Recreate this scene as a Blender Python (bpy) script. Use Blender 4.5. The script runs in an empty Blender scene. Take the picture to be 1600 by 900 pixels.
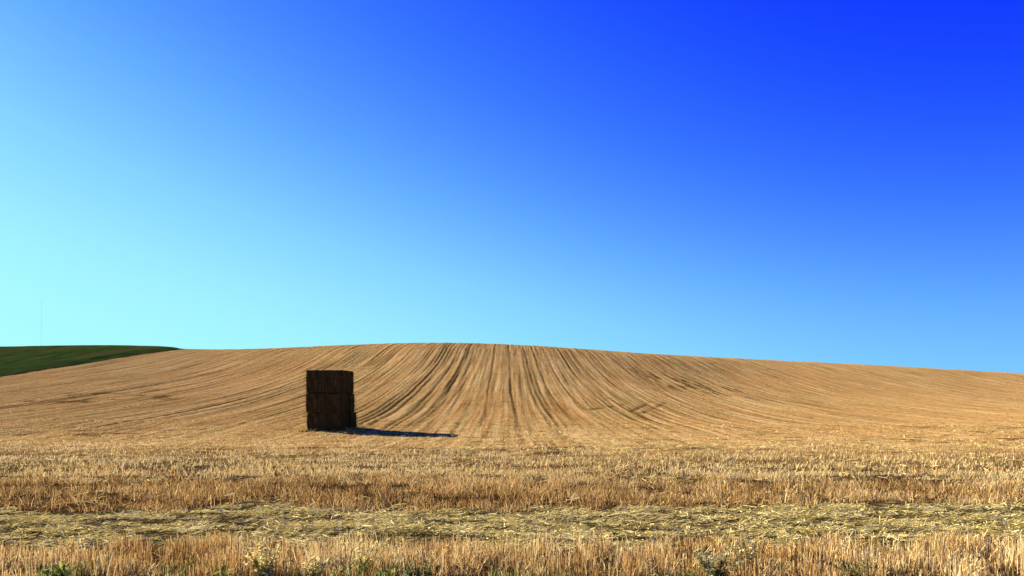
import bpy, math, numpy as np
R = math.radians
rng = np.random.default_rng(7)
scene = bpy.context.scene
col = scene.collection

# ------------------------------------------------------------------ camera facts
CAM_H = 1.9            # eye height above the field edge
FPX = 1331.0           # focal length in photo pixels
HOR = 629.0            # eye-level row in the photo

def tag(o, label=None, cat=None, group=None, kind=None):
    if label: o['label'] = label
    if cat: o['category'] = cat
    if group: o['group'] = group
    if kind: o['kind'] = kind
    return o

# ------------------------------------------------------------------ noise helpers
def _lat(seed):
    return np.random.default_rng(seed).random((256, 256))
_L = {}
def vnoise(x, y, seed=0):
    """smooth value noise, -1..1"""
    if seed not in _L: _L[seed] = _lat(seed)
    g = _L[seed]
    x = np.asarray(x, float); y = np.asarray(y, float)
    xi = np.floor(x).astype(int); yi = np.floor(y).astype(int)
    fx = x - xi; fy = y - yi
    fx = fx*fx*fx*(fx*(fx*6-15)+10); fy = fy*fy*fy*(fy*(fy*6-15)+10)
    a = g[xi & 255, yi & 255]; b = g[(xi+1) & 255, yi & 255]
    c = g[xi & 255, (yi+1) & 255]; d = g[(xi+1) & 255, (yi+1) & 255]
    return ((a*(1-fx)+b*fx)*(1-fy) + (c*(1-fx)+d*fx)*fy)*2-1
def fbm(x, y, seed=0, oct=3):
    s = 0; a = 1; t = 0
    for k in range(oct):
        s = s + a*vnoise(x*2**k+17.3*k, y*2**k-9.1*k, seed+k); t += a; a *= .5
    return s/t
def sstep(a, b, x):
    t = np.clip((x-a)/(b-a), 0, 1); return t*t*(3-2*t)

# ------------------------------------------------------------------ the lie of the land
_us = np.array([-1.6, -.601, -.526, -.466, -.421, -.391, -.360, -.30, -.18, -.12, -.075, -.02, 0, .075, .15, .30, .45, .60, 1.2, 1.8])
_ey = np.array([556, 545, 543, 542, 543.5, 545.5, 546.5, 545.5, 538, 535.5, 535, 536.5, 538, 544, 552, 562.5, 572, 584, 604, 612.])
_Du = np.array([-1.6, -.6, -.39, -.3, -.1, 0, .15, .3, .6, 1.8])
_Dv = np.array([150, 178, 190, 184, 168, 168, 185, 225, 255, 260.])
_Yv = np.array([46, 46, 46, 46, 48, 49, 52, 58, 72, 80.])

def _smooth(us, vs, u):
    # gentle spline through the table: average of shifted linear lookups
    r = 0; n = 0
    for k in np.linspace(-.045, .045, 7):
        r = r + np.interp(u+k, us, vs); n += 1
    return r/n

def _q(s):
    """rise of the slope: 0 at its foot, 1 at the brow, falling away behind"""
    s = np.asarray(s, float)
    a = np.clip(s, 0, None)
    up = np.where(a < .72, 1.06*a**1.62, 0)
    # rounded brow from s=.72, matched value and slope
    v0 = 1.06*.72**1.62; m0 = 1.06*1.62*.72**.62
    t = a-.72
    k = m0/(2*.34)
    brow = v0+m0*t-k*t*t
    s1 = .72+.34*1.9
    t1 = .34*1.9
    v1 = v0+m0*t1-k*t1*t1; m1 = m0-2*k*t1
    tail = v1+m1*(.5*(1-np.exp(-(a-s1).clip(0)/.5)))
    return np.where(a < .72, up, np.where(a < s1, brow, tail))

# amplitude per azimuth so that the skyline sits at its measured elevation
_ug = np.linspace(-1.6, 1.8, 341)
_amp = []
for u in _ug:
    D = _smooth(_Du, _Dv, u); Y0 = _smooth(_Du, _Yv, u)
    e = (HOR-_smooth(_us, _ey, u))/FPX
    Y = np.linspace(60, 420, 1200)
    q = _q((Y-Y0)/(D-Y0))
    lo, hi = 0, 80
    for _ in range(40):
        m = (lo+hi)/2
        if ((m*q-CAM_H)/Y).max() < e: lo = m
        else: hi = m
    _amp.append(m)
_amp = np.array(_amp)

def base_z(X, Y):
    X = np.asarray(X, float); Y = np.asarray(Y, float)
    u = np.clip(X/np.maximum(Y, 20), -1.6, 1.8)
    D = _smooth(_Du, _Dv, u); Y0 = _smooth(_Du, _Yv, u)
    A = np.interp(u, _ug, _amp)
    z = A*_q((Y-Y0)/(D-Y0))
    # shallow undulation of the flat headland
    z = z + .05*fbm(X/9, Y/7, 60, 2)*sstep(14, 24, Y)*(1-sstep(50, 80, Y))
    # the foot of the slope lifts a little just behind the bales
    z = z + .38*sstep(44, 58, Y)*(1-sstep(85, 135, Y))
    return z

# --- rows left by drill, combine and tractor: they run straight up the hill ---
_tr = np.random.default_rng(11)
_tx = []
x = -150.
while x < 230:
    x += _tr.choice([.5, .7, 1.0, 1.4, 2.0])
    _tx.append(x)
_tx = np.array(_tx); _ts = .28+.8*_tr.random(len(_tx))**1.2; _tw = _tr.uniform(.09, .17, len(_tx))
def row_x(X, Y):
    # rows lean a hair and wander
    return X + (Y-100)*.017 + .35*np.sin(Y/37.) + .10*vnoise(Y/13, X/25, 5)+.05*vnoise(Y/4, X/9, 6)
def tracks(X, Y):
    """0..1 where a wheel or swath line has bared the stubble"""
    r = row_x(X, Y)
    i = np.clip(np.searchsorted(_tx, r), 1, len(_tx)-1)
    out = 0
    for j in (i-1, i):
        m = .78+.75*fbm(_tx[j]*3.1, Y/19, 23, 3)
        m = np.clip(m, 0, 1)
        out = np.maximum(out, _ts[j]*m*np.exp(-((r-_tx[j])/_tw[j])**2))
    return out*hill_mask(X, Y)*(1-.45*sstep(25, 60, X))*(1-np.where(_ts[i] > 1.1, 0, .4)*sstep(-22, -40, X))
def hill_mask(X, Y):
    edge = 47+2.5*vnoise(X/6, 3.3, 8)+.10*np.clip(X-10, 0, 200)
    return sstep(0, 9, Y-edge)
def rows(X, Y):
    """-1..1 fine ribbing along the rows"""
    r = row_x(X, Y)
    return (.55*vnoise(r/.55, Y/30, 31)+.45*vnoise(r/1.3, Y/45, 32))*hill_mask(X, Y)
def spots(X, Y):
    """broken dark tufts lying across the headland"""
    n = vnoise(X/1.7, Y/.9, 41)*.6+vnoise(X/.6, Y/.35, 42)*.4
    b = vnoise(X/26, Y/3.2, 43)
    return sstep(.22, .6, n+.25*b-.05)*(1-.75*hill_mask(X, Y))*sstep(17, 24, Y)
def ray_hit(px, py):
    u = (px-800)/FPX; e = (HOR-py)/FPX
    Y = np.linspace(4, 330, 6000)
    z = base_z(u*Y, Y); v = CAM_H+e*Y
    k = np.argmax(z >= v)
    return u*Y[k], Y[k], z[k]

# the deepest lines, measured where they cross the slope
for (px, py) in ((300, 641), (330, 583), (470, 604), (590, 650), (655, 610), (702, 598), (728, 560), (797, 600), (860, 615), (910, 600)):
    hx, hy, _ = ray_hit(px, py)
    _tx = np.append(_tx, float(row_x(hx, hy))); _ts = np.append(_ts, 1.11); _tw = np.append(_tw, .15)
_o = np.argsort(_tx); _tx, _ts, _tw = _tx[_o], _ts[_o], _tw[_o]
_marks = [(*ray_hit(*p)[:2], *ray_hit(*q)[:2]) for p, q in (((986, 642), (1019, 627)), ((1004, 645), (1038, 629)), ((916, 641), (984, 630)))]
def cross_marks(X, Y):
    """short turning ruts low on the slope, right of the middle"""
    out = 0
    for (x0, y0, x1, y1) in _marks:
        dx, dy = x1-x0, y1-y0; L = math.hypot(dx, dy)
        t = np.clip(((X-x0)*dx+(Y-y0)*dy)/L/L, 0, 1)
        d = np.hypot(X-x0-t*dx, Y-y0-t*dy)
        out = np.maximum(out, np.exp(-(d/.25)**2)*np.clip(.7+vnoise(X/.7, Y/1.5, 63), 0, 1))
    return out
_pt = [ray_hit(1060, 598)[:2], ray_hit(1125, 612)[:2], ray_hit(215, 618)[:2], ray_hit(80, 625)[:2]]
def patches(X, Y):
    """weedy darker streaks on the right shoulder, trampled tufts on the left"""
    out = 0
    for (cx, cy), rx, ry in ((_pt[0], 5, 16), (_pt[1], 6, 14)):
        out = out + np.exp(-((row_x(X, Y)-row_x(cx, cy))/rx)**2-((Y-cy)/ry)**2)*sstep(.1, .5, vnoise(row_x(X, Y)/.5, Y/6, 64)+.3*vnoise(X/3, Y/4, 65))
    for (cx, cy), rx, ry in ((_pt[2], 6, 8), (_pt[3], 5, 6)):
        out = out + np.exp(-((X-cx)/rx)**2-((Y-cy)/ry)**2)*sstep(.2, .5, vnoise(X/1.3, Y/2.6, 66))
    return np.clip(out, 0, 1)
def strip_b(X, Y):
    """flattened straw strip between the two belts of standing stubble"""
    w = .45*vnoise(X/1.6, 9.1, 51)+.25*vnoise(X/.5, 2.1, 52)+.35*vnoise(X/4.5, 5.1, 53)
    return sstep(10.75, 11.2, Y+w)*(1-sstep(14.8, 15.5, Y+1.3*w))
def ground_z(X, Y):
    z = base_z(X, Y)
    fade = sstep(-92, -88, X)*(1-sstep(168, 174, X))*(1-sstep(290, 310, Y))
    t = tracks(X, Y)
    return z + fade*(.05*rows(X, Y)-.07*t-.06*cross_marks(X, Y)+.03*fbm(X/.8, Y/.8, 70, 2))

# ------------------------------------------------------------------ mesh helpers
def mesh_np(name, V, F, mat=None, attrs=None, smooth=False, parent=None):
    """V (n,3), F (m,3|4); attrs: per-vertex float dict"""
    me = bpy.data.meshes.new(name)
    n = F.shape[1]
    me.vertices.add(len(V)); me.vertices.foreach_set('co', np.ascontiguousarray(V, np.float32).ravel())
    me.loops.add(F.size); me.loops.foreach_set('vertex_index', np.ascontiguousarray(F, np.int32).ravel())
    me.polygons.add(len(F))
    me.polygons.foreach_set('loop_start', np.arange(0, F.size, n, dtype=np.int32))
    me.polygons.foreach_set('loop_total', np.full(len(F), n, np.int32))
    if smooth: me.polygons.foreach_set('use_smooth', np.ones(len(F), bool))
    for k, a in (attrs or {}).items():
        at = me.attributes.new(k, 'FLOAT', 'POINT'); at.data.foreach_set('value', np.ascontiguousarray(a, np.float32))
    me.update(calc_edges=True)
    o = bpy.data.objects.new(name, me); col.objects.link(o)
    if mat: me.materials.append(mat)
    if parent: o.parent = parent
    return o
def grid_faces(nx, ny):
    i = np.arange(nx-1)[None, :]; j = np.arange(ny-1)[:, None]
    a = (j*nx+i).ravel()
    return np.stack([a, a+1, a+1+nx, a+nx], 1)

# ------------------------------------------------------------------ materials
class NT:
    def __init__(s, name):
        s.m = bpy.data.materials.new(name); s.m.use_nodes = True
        s.t = s.m.node_tree; s.t.nodes.clear()
    def n(s, typ, ins=None, **kw):
        nd = s.t.nodes.new(typ)
        for k, v in kw.items(): setattr(nd, k, v)
        for k, v in (ins or {}).items():
            if hasattr(v, 'node'): s.t.links.new(v, nd.inputs[k])
            else: nd.inputs[k].default_value = v
        return nd
    def attr(s, name): return s.n('ShaderNodeAttribute', attribute_name=name).outputs['Fac']
    def ramp(s, fac, stops, interp='LINEAR'):
        r = s.n('ShaderNodeValToRGB', {'Fac': fac}); e = r.color_ramp.elements
        r.color_ramp.interpolation = interp
        e[0].position, e[0].color = stops[0][0], (*stops[0][1], 1)
        e[1].position, e[1].color = stops[-1][0], (*stops[-1][1], 1)
        for p, c in stops[1:-1]:
            q = e.new(p); q.color = (*c, 1)
        return r.outputs['Color']
    def mix(s, f, a, b, mode='MIX'):
        m = s.n('ShaderNodeMix', data_type='RGBA', blend_type=mode)
        for sock, v in ((m.inputs[0], f), (m.inputs[6], a), (m.inputs[7], b)):
            if hasattr(v, 'node'): s.t.links.new(v, sock)
            elif isinstance(v, tuple): sock.default_value = (*v, 1)
            else: sock.default_value = v
        return m.outputs[2]
    def math(s, op, a, b=0., clamp=False):
        m = s.n('ShaderNodeMath', operation=op, use_clamp=clamp)
        for k, v in ((0, a), (1, b)):
            if hasattr(v, 'node'): s.t.links.new(v, m.inputs[k])
            else: m.inputs[k].default_value = v
        return m.outputs[0]
    def noise(s, scale, detail=3, sx=1, sy=1, sz=1, rough=.55):
        tc = s.n('ShaderNodeTexCoord')
        mp = s.n('ShaderNodeMapping', {'Vector': tc.outputs['Object'], 'Scale': (sx, sy, sz)})
        return s.n('ShaderNodeTexNoise', {'Vector': mp.outputs[0], 'Scale': scale, 'Detail': detail, 'Roughness': rough}).outputs['Fac']
    def out(s, sh):
        s.n('ShaderNodeOutputMaterial', {'Surface': sh}); return s.m
    def diffuse(s, c, normal=None, rough=.6):
        ins = {'Color': c if hasattr(c, 'node') else (*c, 1), 'Roughness': rough}
        if normal: ins['Normal'] = normal
        return s.n('ShaderNodeBsdfDiffuse', ins).outputs[0]
    def bump(s, h, strength, dist):
        return s.n('ShaderNodeBump', {'Height': h, 'Strength': strength, 'Distance': dist}).outputs[0]

def mat_field():
    t = NT('stubble_ground')
    track, pale, red, hill, flat = (t.attr(k) for k in ('track', 'pale', 'red', 'hill', 'flat'))
    fine = t.noise(6, 5, rough=.7)
    streak = t.noise(1, 4, sx=2.6, sy=.035, sz=.0, rough=.6)
    fuzz = t.noise(1.5, 5, sx=1.9, sy=.75, sz=0, rough=.8)
    c = t.ramp(streak, [(.34, (.22, .125, .032)), (.45, (.50, .30, .080)), (.54, (.69, .44, .130)), (.66, (.86, .62, .235))])
    ol = t.noise(1, 3, sx=1.3, sy=.05, sz=0, rough=.6)
    c = t.mix(t.ramp(ol, [(.5, (0, 0, 0)), (.66, (.75, .75, .75))]), c, (.40, .335, .095))
    c = t.mix(t.math('MULTIPLY', red, .6), c, (.68, .365, .095))
    c = t.mix(t.math('MULTIPLY', pale, .7), c, (.76, .56, .175))
    c2 = t.ramp(fuzz, [(.30, (.35, .27, .18)), (.46, (.85, .83, .80)), (.7, (1.25, 1.2, 1.12))])
    c = t.mix(.8, c, c2, 'MULTIPLY')
    c = t.mix(t.math('MULTIPLY', track, .95), c, (.055, .030, .009))
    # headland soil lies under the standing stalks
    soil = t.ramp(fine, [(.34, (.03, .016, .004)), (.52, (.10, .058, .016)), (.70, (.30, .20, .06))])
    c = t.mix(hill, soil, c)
    lit = t.ramp(fine, [(.38, (.03, .022, .006)), (.52, (.13, .095, .028)), (.70, (.40, .32, .11))])
    c = t.mix(flat, c, lit)
    c = t.mix(1., c, (.635, .62, .77), 'MULTIPLY')
    h = t.math('ADD', t.noise(14, 4, rough=.7), t.math('MULTIPLY', fuzz, 1.2))
    return t.out(t.diffuse(c, t.bump(h, .75, .12)))

def mat_straw(name, stops, trans=.25):
    t = NT(name)
    c = t.mix(1., t.ramp(t.attr('rnd'), stops), (.62, .61, .68), 'MULTIPLY')
    d = t.n('ShaderNodeBsdfDiffuse', {'Color': c}).outputs[0]
    tr = t.n('ShaderNodeBsdfTranslucent', {'Color': c}).outputs[0]
    return t.out(t.n('ShaderNodeMixShader', {0: trans, 1: d, 2: tr}).outputs[0])

STRAW = [(0, (.08, .042, .010)), (.2, (.25, .145, .042)), (.42, (.51, .30, .092)), (.62, (.67, .43, .14)), (.82, (.77, .57, .22)), (1, (.83, .69, .32))]
PALE = [(0, (.09, .085, .018)), (.2, (.33, .265, .070)), (.5, (.67, .535, .165)), (.8, (.81, .69, .26)), (1, (.87, .79, .37))]
M_field = mat_field()
M_stalk = mat_straw('standing_straw', STRAW)
M_litter = mat_straw('cut_straw', PALE, .2)
GREEN = [(0, (.02, .04, .01)), (.5, (.06, .10, .02)), (.8, (.16, .19, .05)), (1, (.36, .33, .12))]
M_green = mat_straw('grass_blade', GREEN, .3)

# ------------------------------------------------------------------ ground: one sheet to the horizon
def axis(a, spans):
    pts = [a]
    for end, step in spans:
        n = max(1, round((end-pts[-1])/step)); pts += list(np.linspace(pts[-1], end, n+1)[1:])
    return np.array(pts)
xs = axis(-3000, [(-600, 300), (-150, 25), (-92, 2), (-45, .3), (75, .12), (170, .4), (260, 5), (600, 30), (3000, 300)])
ys = axis(-1500, [(-100, 200), (-10, 8), (6, .8), (24, .16), (60, .35), (150, .8), (270, 1.5), (400, 8), (800, 40), (4000, 300)])
XX, YY = np.meshgrid(xs, ys)
ZZ = ground_z(XX, YY)
hm = hill_mask(XX, YY); tk = np.clip(tracks(XX, YY)*1.1+cross_marks(XX, YY)*.8+.8*spots(XX, YY)*(YY > 30)+.75*patches(XX, YY), 0, 1)
pale = np.clip(.28+.6*fbm(XX/14, YY/16, 80, 3)+.4*rows(XX, YY)+.9*tracks(XX+.33, YY)-.25, 0, 1)*.8
red = np.clip(.25+.75*fbm(XX/11+5, YY/24, 90, 3)+.25*rows(XX+40, YY), 0, 1)*.8
fl = strip_b(XX, YY)
field = mesh_np('stubble_field', np.stack([XX, YY, ZZ], -1).reshape(-1, 3), grid_faces(len(xs), len(ys)), M_field,
                dict(track=tk.ravel(), pale=pale.ravel(), red=red.ravel(), hill=sstep(22, 40, YY).ravel(), flat=fl.ravel()), smooth=True)
tag(field, 'golden stubble field rising to a broad rounded hill', kind='structure')

# ------------------------------------------------------------------ green crop on the far left of the hill
bp = [(-330, 640), (-160, 612), (0, 588.5), (70, 577.5), (140, 567), (200, 557.5), (245, 550.5), (272, 546.8)]
hit = np.array([ray_hit(*p)[:2] for p in bp])
print('BORDER', np.round(hit, 1).tolist())
k = hit[-1]-hit[-3]; k = k/np.linalg.norm(k)
hit = np.vstack([hit, hit[-1]+k*5, hit[-1]+k*5+[-34, 60]])
yb = np.linspace(hit[0, 1], hit[-1, 1], 240)
o_ = np.argsort(hit[:, 1]); xb = np.interp(yb, hit[o_, 1], hit[o_, 0])
tt = np.linspace(0, 1, 90)**1.6
GX = xb[:, None]-tt[None, :]*220; GY = np.repeat(yb[:, None], 90, 1)
top = .10+.32*sstep(0, .012, tt)[None, :]+.05*fbm(GX/1.1, GY/1.4, 95, 2)
GZ = base_z(GX, GY)+top
m_ = NT('green_crop')
n1 = m_.noise(1, 4, sx=.9, sy=.12, sz=0, rough=.7); n2 = m_.noise(.06, 3)
cc = m_.ramp(n1, [(.32, (.013, .028, .006)), (.5, (.029, .053, .011)), (.68, (.055, .080, .018))])
cc = m_.mix(m_.ramp(m_.noise(1, 4, sx=.25, sy=.05, sz=0), [(.48, (0, 0, 0)), (.68, (.8, .8, .8))]), cc, (.075, .058, .018))
M_crop = m_.out(m_.diffuse(cc, m_.bump(m_.noise(5, 4, rough=.7), .8, .15)))
green = mesh_np('green_field', np.stack([GX, GY, GZ], -1).reshape(-1, 3), grid_faces(90, 240)[:, ::-1], M_crop, smooth=True)
tag(green, 'dark green crop field on the left shoulder of the hill', kind='structure')

# ------------------------------------------------------------------ standing and lying straw
def blades(P, H, W, yaw, lean, lean_az, rnd, segs=1, bend=0.):
    """vertical-ish blades: P roots (n,3)"""
    n = len(P); L = segs+1
    t = np.linspace(0, 1, L)
    V = np.empty((n, L, 2, 3), np.float32)
    side = np.stack([np.cos(yaw), np.sin(yaw), 0*yaw], 1)
    ld = np.stack([np.cos(lean_az), np.sin(lean_az)], 1)
    for a, s in enumerate(t):
        off = np.sin(lean)*H*(s+bend*(s*s-s)); up = np.cos(lean)*H*s
        c = P.copy(); c[:, 0] += ld[:, 0]*off; c[:, 1] += ld[:, 1]*off; c[:, 2] += up
        w = (W*(1-.35*s))[:, None]*side*.5
        V[:, a, 0] = c-w; V[:, a, 1] = c+w
    b = (np.arange(n)*L*2)[:, None, None]
    q = np.array([[2*a, 2*a+1, 2*a+3, 2*a+2] for a in range(segs)])[None]
    return V.reshape(-1, 3), (b+q).reshape(-1, 4), np.repeat(rnd, L*2)
def scatter(n, y0, y1, half0, half1, skew=1.):
    """n points over a trapezium of ground in front of the eye"""
    y = y0+(y1-y0)*rng.random(n)**skew
    h = half0+(half1-half0)*(y-y0)/(y1-y0)
    x = (rng.random(n)*2-1)*h
    return x, y
def stalks(name, n, y0, y1, h0, h1, height, width, keep, patch, spread, leanmax, mat, label, segs=1, skew=1., sink=.02, xoff=0, leafy=.0):
    x, y = scatter(n, y0, y1, h0, h1, skew); x = x+xoff
    m = keep(x, y) > rng.random(n)
    x, y = x[m], y[m]; n = len(x)
    z = ground_z(x, y)-sink
    hh = height(x, y)*rng.uniform(.5, 1.12, n)
    lf = rng.random(n) < leafy                       # dry leaves and broken straws among the stalks
    lean = np.where(lf, rng.uniform(.3, 1.35, n), np.abs(rng.normal(0, leanmax, n)))
    wd = width*rng.uniform(.6, 1.4, n)*np.where(lf, 1.5, 1)
    r = np.clip(patch(x, y)+rng.normal(0, spread, n)+.14*lf, 0, 1)
    V, F, a = blades(np.stack([x, y, z], 1), hh, wd, rng.uniform(0, 2*np.pi, n), lean, rng.uniform(0, 2*np.pi, n), r, segs, .6)
    o = mesh_np(name, V, F, mat, dict(rnd=a))
    return tag(o, label, kind='stuff')
clump = lambda x, y, s, sd: .5+.5*fbm(x/s, y/s, sd, 2)
# belt of tall stubble nearest the eye
stalks('standing_stubble', 95000, 7.6, 11.2, 7.5, 10.5,
       lambda x, y: (.25+.06*vnoise(x/.9, y/.9, 3)+.05*vnoise(x/.22, y/.22, 4))*(.55+.45*sstep(8.2, 9.2, y)), .0085,
       lambda x, y: (1-strip_b(x, y))*np.clip(.42+1.2*vnoise(x/.36, y/.3, 6)+.5*vnoise(x/.13, y/.13, 7), .02, 1)*(.35+.65*sstep(8.3, 9.1, y)),
       lambda x, y: .60+.24*fbm(x/1.3+2, y/1.2, 12, 2)+.2*vnoise(x/.3, y/.4, 18)+.013*x, .24, .15, M_stalk,
       'belt of tall reddish stubble along the bottom of the view', segs=2, leafy=.38)
# second belt beyond the flattened strip
stalks('standing_stubble', 120000, 14.6, 23, 12, 19,
       lambda x, y: (.20+.06*vnoise(x/1.6, y/1.3, 3)+.07*vnoise(x/.35, y/.35, 4))*(1-.3*sstep(18, 23, y)), .010,
       lambda x, y: (1-strip_b(x, y))*np.clip(.40+1.2*vnoise(x/.6, y/.45, 6)+.7*vnoise(x/.22, y/.2, 7)+.6*vnoise(x/3.1, y/.8, 9), .01, 1),
       lambda x, y: .36+.26*fbm(x/2.3+2, y/1.2, 13, 2)+.20*vnoise(x/.6, y/.5, 19)+.014*x+.36*sstep(17.5, 22, y), .24, .34, M_stalk,
       'orange brown belt of standing stubble beyond the flattened straw', leafy=.55, segs=2)
# headland stubble running up to the bales
stalks('standing_stubble', 120000, 22, 60, 18, 42,
       lambda x, y: (.17-.06*sstep(24, 40, y))*(1+.35*vnoise(x/3, y/2, 3)), .016,
       lambda x, y: (1-.8*spots(x, y))*np.clip(.6+.9*vnoise(x/1.2, y/.7, 6)+.5*vnoise(x/.35, y/.3, 7), .04, 1)*(1-.75*hill_mask(x, y)),
       lambda x, y: .78+.26*fbm(x/6+2, y/2.2, 14, 3)+.14*vnoise(x/1.1, y/.8, 20), .12, .5, M_stalk,
       'pale short stubble covering the level ground around the bales', skew=1.25, leafy=.5)
# hillside stubble standing in rows
stalks('standing_stubble', 110000, 50, 265, 38, 168,
       lambda x, y: .09+.05*rows(x, y), .030,
       lambda x, y: (1-np.clip(2*tracks(x, y), 0, 1))*np.clip(.5+1.1*rows(x, y), .03, 1),
       lambda x, y: .55+.22*fbm(x/8+2, y/20, 15, 3)+.2*rows(x, y), .15, .5, M_stalk,
       'short stubble standing in long rows up the hillside', skew=1.1, xoff=5)

def lying(name, n, y0, y1, h0, h1, keep, mat, label, lmin, lmax, width, patch, zlift):
    x, y = scatter(n, y0, y1, h0, h1)
    m = keep(x, y) > rng.random(n); x, y = x[m], y[m]; n = len(x)
    L = rng.uniform(lmin, lmax, n)
    az = np.where(rng.random(n) < .5, rng.normal(0, .4, n), rng.uniform(0, np.pi, n))
    tilt = rng.normal(0, .25, n)
    z = ground_z(x, y)+rng.random(n)**2*zlift*np.clip(.7+1.2*vnoise(x/.9, y/.35, 77), .1, 2)+.008
    d = np.stack([np.cos(az)*np.cos(tilt), np.sin(az)*np.cos(tilt), np.sin(tilt)], 1)*L[:, None]*.5
    w = np.stack([-np.sin(az), np.cos(az), .6*rng.normal(0, 1, n)], 1)*(width*rng.uniform(.6, 1.4, n)*.5)[:, None]
    P = np.stack([x, y, z], 1)
    V = np.stack([P-d-w, P-d+w, P+d+w, P+d-w], 1).reshape(-1, 3)
    F = np.arange(n*4).reshape(-1, 4)
    r = np.repeat(np.clip(patch(x, y)+rng.normal(0, .2, n), 0, 1), 4)
    return tag(mesh_np(name, V, F, mat, dict(rnd=r)), label, kind='stuff')
lying('straw_litter', 170000, 10.0, 16.0, 9.0, 13.5,
      lambda x, y: strip_b(x, y)*np.clip(.5+1.2*vnoise(x/1.0, y/.3, 33)+1.3*vnoise(x/.24, y/.16, 34), .01, 1),
      M_litter, 'flattened pale straw lying in a strip between the stubble belts', .04, .19, .009,
      lambda x, y: .58+.36*fbm(x/.6, y/.22, 35, 2)+.02, .085)
lying('straw_litter', 70000, 15, 60, 12, 42, lambda x, y: np.clip(.35+.8*vnoise(x/2.2, y/1.1, 36), .03, 1)*(.25+.75*sstep(17, 24, y))*(1-.8*spots(x, y)), M_litter,
      'loose straw scattered through the standing stubble', .08, .32, .016, lambda x, y: .55+.25*fbm(x/3, y/1.5, 37, 2), .10)
# green regrowth: under the flattened straw and along the very edge of the field
stalks('green_regrowth', 16000, 10.4, 15.6, 9, 13, lambda x, y: .05+.03*vnoise(x, y, 4), .012,
       lambda x, y: strip_b(x, y)*sstep(.05, .5, vnoise(x/1.3, y/.35, 38)), lambda x, y: .35+0*x, .25, .5, M_green,
       'low green regrowth showing through the flattened straw')
stalks('verge_grass', 15000, 7.2, 9.5, 5.5, 7.5, lambda x, y: .21+.07*vnoise(x/.5, y, 4), .009,
       lambda x, y: sstep(.0, .45, vnoise(x/.6+3, y/.8, 39)+.22-.3*sstep(-1, 3, x)), lambda x, y: .55+0*x, .22, .35, M_green,
       'green grass tufts growing among the nearest stubble', segs=2)

# ------------------------------------------------------------------ the bale stack
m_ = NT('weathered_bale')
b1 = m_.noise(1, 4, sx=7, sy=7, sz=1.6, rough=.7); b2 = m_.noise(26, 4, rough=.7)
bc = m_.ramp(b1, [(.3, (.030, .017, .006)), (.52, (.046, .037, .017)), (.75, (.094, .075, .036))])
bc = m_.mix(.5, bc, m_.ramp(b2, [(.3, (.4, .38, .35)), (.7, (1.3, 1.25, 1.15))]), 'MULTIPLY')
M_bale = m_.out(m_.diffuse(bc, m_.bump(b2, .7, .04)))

def bale_mesh(seed, L=2.2, D=1.22, H=1.26):
    r = np.random.default_rng(seed)
    V = []; F = []
    def face(o, a, b, na, nb):
        base = len(V); o = np.array(o); a = np.array(a); b = np.array(b)
        for j in range(nb+1):
            for i in range(na+1): V.append(o+a*i/na+b*j/nb)
        for j in range(nb):
            for i in range(na):
                k = base+j*(na+1)+i; F.append((k, k+1, k+na+2, k+na+1))
    x, y, z = L/2, D/2, H
    nl, nd, nh = 44, 24, 24
    face((-x, -y, 0), (L, 0, 0), (0, 0, z), nl, nh)
    face((x, y, 0), (-L, 0, 0), (0, 0, z), nl, nh)
    face((x, -y, 0), (0, D, 0), (0, 0, z), nd, nh)
    face((-x, y, 0), (0, -D, 0), (0, 0, z), nd, nh)
    face((-x, -y, z), (L, 0, 0), (0, D, 0), nl, nd)
    face((-x, y, 0), (L, 0, 0), (0, -D, 0), nl, nd)
    V = np.array(V, float); F = np.array(F)
    # rounded arrises, pinched string lines, flake ribs and a rough straw skin
    c = np.array([0, 0, H/2]); h = np.array([x, y, H/2])
    p = (V-c)/h
    rad = .055
    q = np.clip(V-c, -(h-rad), h-rad); dd = (V-c)-q; ln = np.linalg.norm(dd, axis=1, keepdims=True)
    V = c+q+np.where(ln > 1e-6, dd/np.maximum(ln, 1e-6)*rad, 0)
    nrm = np.where(ln > 1e-6, dd/np.maximum(ln, 1e-6), 0)
    ys_ = V[:, 1]/D
    pinch = sum(np.exp(-((ys_-s)/.022)**2) for s in (-.4, -.24, -.08, .08, .24, .4))*(np.abs(p[:, 1]) < .97)
    rough = .018*fbm(V[:, 0]*9+seed, V[:, 2]*7+V[:, 1]*8, seed, 3)+.022*vnoise(V[:, 0]*5, V[:, 1]*2+seed, seed+3)
    bulge = .018*(1-p[:, 2]**2)*np.abs(nrm[:, :2]).max(1)
    V = V+nrm*(rough+bulge-.018*pinch)[:, None]
    V[:, 2] = np.clip(V[:, 2], 0, H)
    # straws sticking out of the skin
    n = 2600
    k = r.integers(0, len(V), n); P = V[k]; N = nrm[k]
    ok = (np.abs(N).sum(1) > 0); P, N = P[ok], N[ok]; n = len(P)
    d = N*r.uniform(.1, .9, (n, 1))+r.normal(0, .6, (n, 3)); d /= np.linalg.norm(d, axis=1, keepdims=True)
    flat = (P[:, 2] < .03) | (P[:, 2] > H-.03)
    d[flat, 2] *= .0
    w = np.cross(d, r.normal(0, 1, (n, 3))); w /= np.linalg.norm(w, axis=1, keepdims=True)+1e-9
    ln = r.uniform(.04, .22, (n, 1)); w *= .006
    Vb = np.stack([P-w, P+w, P+w*.6+d*ln, P-w*.6+d*ln], 1).reshape(-1, 3)
    Vb[:, 2] = np.clip(Vb[:, 2], .002, H-.002)
    Fb = np.arange(n*4).reshape(-1, 4)+len(V)
    return np.vstack([V, Vb]), np.vstack([F, Fb])

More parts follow.
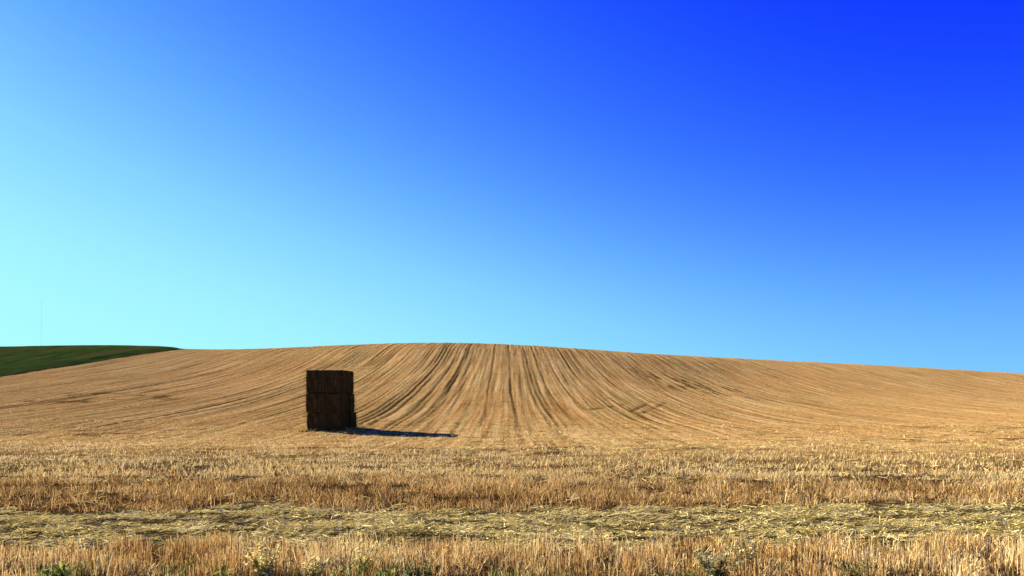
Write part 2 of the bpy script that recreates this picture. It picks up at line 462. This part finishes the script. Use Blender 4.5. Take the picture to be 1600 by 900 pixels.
bx, by = -10.93, 50.55          # centre of the near row of the stack
gz = float(base_z(bx, by+.6))-.04
yaw = R(-2.5)
cs, sn = math.cos(yaw), math.sin(yaw)
TH = (1.06, 1.13, 1.36)
spec = [  # tier, row (0 near the eye, 1 behind), dx, dy, label
    (0, 0, .00, .00, 'front bale on the ground at the bottom of the dark stack'),
    (0, 1, .16, 1.30, 'rear bale on the ground, its end jutting out beside the long shadow'),
    (1, 0, -.02, -.075, 'front bale in the middle of the three-tier dark stack'),
    (1, 1, .07, 1.26, 'rear bale in the middle tier of the dark stack'),
    (2, 0, -.035, .035, 'front bale lying on top of the dark stack'),
    (2, 1, .00, 1.27, 'rear bale on top of the dark stack, behind the front one'),
]
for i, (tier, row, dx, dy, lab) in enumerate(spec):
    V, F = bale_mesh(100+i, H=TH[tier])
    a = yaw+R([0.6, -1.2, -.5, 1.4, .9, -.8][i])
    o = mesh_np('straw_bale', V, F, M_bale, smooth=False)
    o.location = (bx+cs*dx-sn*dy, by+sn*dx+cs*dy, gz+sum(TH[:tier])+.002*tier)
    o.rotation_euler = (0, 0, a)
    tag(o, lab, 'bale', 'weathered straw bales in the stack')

n = 1500
a_ = rng.uniform(0, 2*np.pi, n); e_ = rng.exponential(.28, n)
px_ = bx+.05+np.clip(np.cos(a_)*3, -1, 1)*(1.12+e_); py_ = by+.63+np.clip(np.sin(a_)*3, -1, 1)*(1.25+e_)
V, F, a = blades(np.stack([px_, py_, ground_z(px_, py_)-.005], 1), rng.uniform(.08, .32, n), rng.uniform(.008, .02, n), rng.uniform(0, 6.28, n),
                 rng.uniform(.2, 1.5, n), rng.uniform(0, 6.28, n), np.clip(rng.normal(.35, .2, n), 0, 1))
tag(mesh_np('straw_litter', V, F, M_litter, dict(rnd=a)), 'loose straw shed on the ground around the foot of the bale stack', kind='stuff')

# ------------------------------------------------------------------ far mast behind the green shoulder
m_ = NT('pale_galvanised_steel')
M_mast = m_.out(m_.diffuse((.80, .84, .85), rough=.6))
def tube(rings, n=10):
    V = []; F = []
    for (x, y, z, r) in rings:
        for k in range(n):
            a = 2*math.pi*k/n; V.append((x+r*math.cos(a), y+r*math.sin(a), z))
    for j in range(len(rings)-1):
        for k in range(n):
            F.append((j*n+k, j*n+(k+1) % n, (j+1)*n+(k+1) % n, (j+1)*n+k))
    return np.array(V), np.array(F)
MY = 520.; MX = (63-800)/FPX*MY
mz0 = float(base_z(MX, MY))-.5
mtop = CAM_H+(HOR-472)/FPX*MY
hgt = mtop-mz0
rings = [(0, 0, 0, .11), (.02, 0, .06, .11)]
for k in range(1, 13):
    z = hgt*k/12.; r = .10-.035*k/12
    rings += [(.9*k/12, 0, z-.12, r), (.9*k/12, 0, z-.1, r+.015), (.9*k/12, 0, z+.1, r+.015), (.9*k/12, 0, z+.12, r-.005)]
rings += [(.92, 0, hgt+1.2, .03)]
V, F = tube(rings)
mast = mesh_np('mast', V, F, M_mast, smooth=True); mast.location = (MX, MY, mz0)
tag(mast, 'thin pale mast standing far away behind the green field', 'mast')

# ------------------------------------------------------------------ weeds at the very front
def leaf_mat(name, c0, c1):
    t = NT(name); c = t.ramp(t.attr('rnd'), [(0, c0), (1, c1)])
    d = t.n('ShaderNodeBsdfDiffuse', {'Color': c}).outputs[0]; tr = t.n('ShaderNodeBsdfTranslucent', {'Color': c}).outputs[0]
    return t.out(t.n('ShaderNodeMixShader', {0: .3, 1: d, 2: tr}).outputs[0])
M_cream = leaf_mat('cream_seed_head', (.36, .29, .10), (.68, .59, .28))
M_silver = leaf_mat('silvery_leaf', (.10, .11, .05), (.42, .42, .22))
M_dark = leaf_mat('dark_weed_leaf', (.07, .065, .018), (.27, .23, .08))
M_lime = leaf_mat('lime_leaf', (.05, .085, .014), (.26, .27, .07))
M_stem = leaf_mat('weed_stem', (.12, .09, .035), (.32, .25, .1))
def leaves(r, pts, L, W, up):
    n = len(pts); az = r.uniform(0, 2*np.pi, n); el = r.normal(up, .45, n)
    d = np.stack([np.cos(az)*np.cos(el), np.sin(az)*np.cos(el), np.sin(el)], 1)
    s = np.stack([-np.sin(az), np.cos(az), .3*r.normal(0, 1, n)], 1)
    l = (L*r.uniform(.5, 1.3, n))[:, None]; w = (W*r.uniform(.6, 1.3, n))[:, None]
    V = np.stack([pts, pts+d*l*.5+s*w*.5, pts+d*l-[0, 0, 1]*l*.12, pts+d*l*.5-s*w*.5], 1).reshape(-1, 3)
    return V, np.arange(4*n).reshape(-1, 4), np.repeat(r.random(n), 4)
def weed(name, px, Y, h, spread, label, parts, seed, nst=9):
    """parts: list of (child name, material, count, leaf length, width, height range, upward tilt)"""
    r = np.random.default_rng(seed)
    X = (px-800)/FPX*Y
    root = bpy.data.objects.new(name, None); col.objects.link(root); root.empty_display_size = .1
    root.location = (X, Y, float(ground_z(X, Y)))
    tag(root, label, 'weed', 'weeds among the nearest stubble')
    tips = []; SV = []; SF = []; SA = []
    for k in range(nst):
        a = r.uniform(0, 2*math.pi); d = spread*r.uniform(.2, 1); hh = h*r.uniform(.6, 1.05)
        pts = [(math.cos(a)*d*t**1.3, math.sin(a)*d*t**1.3, hh*t) for t in np.linspace(0, 1, 6)]
        tips.append(np.array(pts))
        V, F = tube([(*p, .0055*(1-.12*j)) for j, p in enumerate(pts)], 5)
        SF.append(F+sum(len(v) for v in SV)); SV.append(V); SA.append(np.full(len(V), r.random()))
    mesh_np('stem', np.vstack(SV), np.vstack(SF), M_stem, dict(rnd=np.concatenate(SA)), parent=root)
    for (cn, mat, n, L, W, lo, hi, up) in parts:
        T = np.array(tips); t = r.uniform(lo, hi, n); s = r.integers(0, nst, n)
        f = t*5; i = np.minimum(f.astype(int), 4); fr = (f-i)[:, None]
        P = T[s, i]*(1-fr)+T[s, i+1]*fr+r.normal(0, .012, (n, 3))
        V, F, a = leaves(r, P, L, W, up)
        mesh_np(cn, V, F, mat, dict(rnd=a), parent=root)
    return root
weed('pale_weed', 412, 8.9, .46, .22, 'tall cream-headed weed left of centre at the bottom edge',
     [('leaf', M_lime, 50, .12, .03, .0, .6, .5), ('seed_head', M_cream, 460, .07, .026, .2, 1, .5)], 1, 12)
weed('pale_weed', 492, 8.7, .33, .15, 'small cream-headed weed just right of the tallest cream one',
     [('leaf', M_lime, 30, .10, .025, .0, .6, .5), ('seed_head', M_cream, 250, .06, .024, .3, 1, .5)], 2, 8)
weed('pale_weed', 565, 9.2, .48, .30, 'straw yellow feathery weed with splayed leaves near dark tufts',
     [('leaf', M_dark, 60, .22, .014, .0, .3, .6), ('seed_head', M_cream, 230, .11, .011, .3, 1, .7)], 3, 10)
weed('dark_weed', 1116, 8.9, .36, .26, 'bushy dark weed with silvery leaves at the bottom edge',
     [('leaf', M_dark, 150, .09, .022, .1, 1, .5), ('silver_leaf', M_silver, 220, .09, .024, .3, 1, .6)], 4, 18)
weed('dark_weed', 1165, 9.3, .34, .18, 'low dark weed right beside the bushy silvery one',
     [('leaf', M_dark, 140, .08, .025, .1, .9, .3), ('seed_head', M_cream, 80, .05, .02, .6, 1, .5)], 5, 9)
weed('dark_weed', 1335, 8.8, .26, .26, 'wide dark weed between bright stubble stalks toward the right',
     [('leaf', M_dark, 170, .10, .02, .1, .9, .4)], 6, 10)
weed('green_weed', 88, 8.6, .24, .20, 'bright green leafy weed in the bottom left corner',
     [('leaf', M_lime, 150, .12, .03, .1, 1, .6)], 7, 9)
weed('green_weed', 345, 8.6, .20, .14, 'low green leafy weed left of the tallest cream one',
     [('leaf', M_lime, 90, .10, .03, .1, 1, .6)], 8, 7)
weed('green_weed', 597, 8.6, .20, .14, 'low green leafy weed under the feathery yellow one',
     [('leaf', M_lime, 90, .11, .025, .1, 1, .6)], 9, 7)
# the pale broken stalk leaning across the stubble
def stalk_thing(px, Y, L, tilt, label, seed):
    r = np.random.default_rng(seed); X = (px-800)/FPX*Y
    pts = []
    for j, t in enumerate(np.linspace(0, 1, 8)):
        pts.append((math.sin(tilt)*L*t+.01*math.sin(5*t), .03*t, math.cos(tilt)*L*t-.05*t*t, .009*(1-.45*t)))
    V, F = tube(pts, 6)
    o = mesh_np('broken_stalk', V, F, M_cream, dict(rnd=np.full(len(V), .8))); o.location = (X, Y, float(ground_z(X, Y)))
    k = len(pts); P = np.array([p[:3] for p in pts])[r.integers(0, 4, 26)]
    V, F, a = leaves(r, P, .13, .014, .5); mesh_np('leaf', V, F, M_cream, dict(rnd=a), parent=o)
    return tag(o, label, 'stalk')
stalk_thing(1042, 8.6, .52, R(-33), 'pale broken stalk leaning left over the reddish stubble', 3)

# ------------------------------------------------------------------ light, sky, camera
SUN_EL, SUN_AZ = 24.7, -58.     # degrees; azimuth from the view direction, negative to the left
EXPO = 2.3
w = bpy.data.worlds.new('World'); scene.world = w; w.use_nodes = True
nt = w.node_tree; bg = nt.nodes['Background']
sky = nt.nodes.new('ShaderNodeTexSky'); sky.sky_type = 'NISHITA'; sky.sun_disc = False
sky.sun_elevation = R(SUN_EL); sky.sun_rotation = R(SUN_AZ)
sky.air_density = 2; sky.dust_density = .3; sky.ozone_density = 1
def wm(op, a, b):
    m = nt.nodes.new('ShaderNodeMath'); m.operation = op
    for k, v in ((0, a), (1, b)):
        if hasattr(v, 'node'): nt.links.new(v, m.inputs[k])
        else: m.inputs[k].default_value = v
    return m.outputs[0]
# deep clear-air blue: the sky's own brightness drives a steeper, more saturated response
STR = .1
# keep the last few degrees above the horizon as clear as the air a little higher up
tc = nt.nodes.new('ShaderNodeTexCoord'); sx = nt.nodes.new('ShaderNodeSeparateXYZ'); cx = nt.nodes.new('ShaderNodeCombineXYZ')
nt.links.new(tc.outputs['Generated'], sx.inputs[0])
zz = wm('SQRT', wm('ADD', wm('MULTIPLY', sx.outputs[2], sx.outputs[2]), .007), 0)
for i, v in enumerate((sx.outputs[0], sx.outputs[1], zz)): nt.links.new(v, cx.inputs[i])
nrm_ = nt.nodes.new('ShaderNodeVectorMath'); nrm_.operation = 'NORMALIZE'; nt.links.new(cx.outputs[0], nrm_.inputs[0])
nt.links.new(nrm_.outputs[0], sky.inputs[0])
sep = nt.nodes.new('ShaderNodeSeparateColor'); nt.links.new(sky.outputs[0], sep.inputs[0])
low = wm('ADD', wm('MULTIPLY', wm('EXPONENT', wm('MULTIPLY', sx.outputs[2], -1/.12), 0), .5), 1)   # thicker air lower down
low = wm('MINIMUM', low, 1.5)
g = wm('MULTIPLY', wm('MULTIPLY', sep.outputs[1], .1035), low)
ramp = nt.nodes.new('ShaderNodeValToRGB'); nt.links.new(wm('DIVIDE', g, 1.5), ramp.inputs[0])
ramp.color_ramp.interpolation = 'B_SPLINE'
tab = [(0, .0), (.15, .002), (.2, .005), (.25, .012), (.3, .025), (.35, .048), (.4, .086), (.45, .136), (.5, .196), (.55, .265), (.6, .34), (.65, .42),
       (.7, .50), (.75, .575), (.8, .646), (.9, .765), (1, .863), (1.1, .92), (1.2, .96), (1.35, 1.0), (1.5, 1.03)]
el = ramp.color_ramp.elements
el[0].position = 0; el[1].position = 1
for p, G in tab[1:-1]: el.new(p/1.5)
for e, (p, G) in zip(el, tab):
    e.color = (.43*G**1.4, G, min(1.05, .04+1.01*(min(p, .36)/.35)**1.6)+.05*G, 1)
vm = nt.nodes.new('ShaderNodeVectorMath'); vm.operation = 'SCALE'; nt.links.new(ramp.outputs[0], vm.inputs[0])
vm.inputs['Scale'].default_value = 1/(STR*2**EXPO)
nt.links.new(vm.outputs[0], bg.inputs[0]); bg.inputs[1].default_value = STR

sl = bpy.data.lights.new('sun', 'SUN'); sl.energy = 5; sl.angle = R(.5); sl.color = (1, .90, .72)
so = bpy.data.objects.new('sun', sl); col.objects.link(so)
from mathutils import Vector
sd = Vector((math.sin(R(SUN_AZ))*math.cos(R(SUN_EL)), math.cos(R(SUN_AZ))*math.cos(R(SUN_EL)), math.sin(R(SUN_EL))))
so.rotation_euler = (-sd).to_track_quat('-Z', 'Y').to_euler(); so.location = sd*200

cam = bpy.data.cameras.new('camera'); co = bpy.data.objects.new('camera', cam); col.objects.link(co)
cam.sensor_width = 36; cam.lens = FPX/1600*36; cam.shift_y = (HOR-450)/1600; cam.clip_end = 9000; cam.clip_start = .1
co.location = (0, 0, CAM_H); co.rotation_euler = (R(90), 0, 0)
scene.camera = co
vs = scene.view_settings
scene.display_settings.display_device = 'sRGB'
vs.view_transform = 'Standard'; vs.look = 'None'; vs.exposure = EXPO; vs.gamma = 1; vs.use_curve_mapping = False
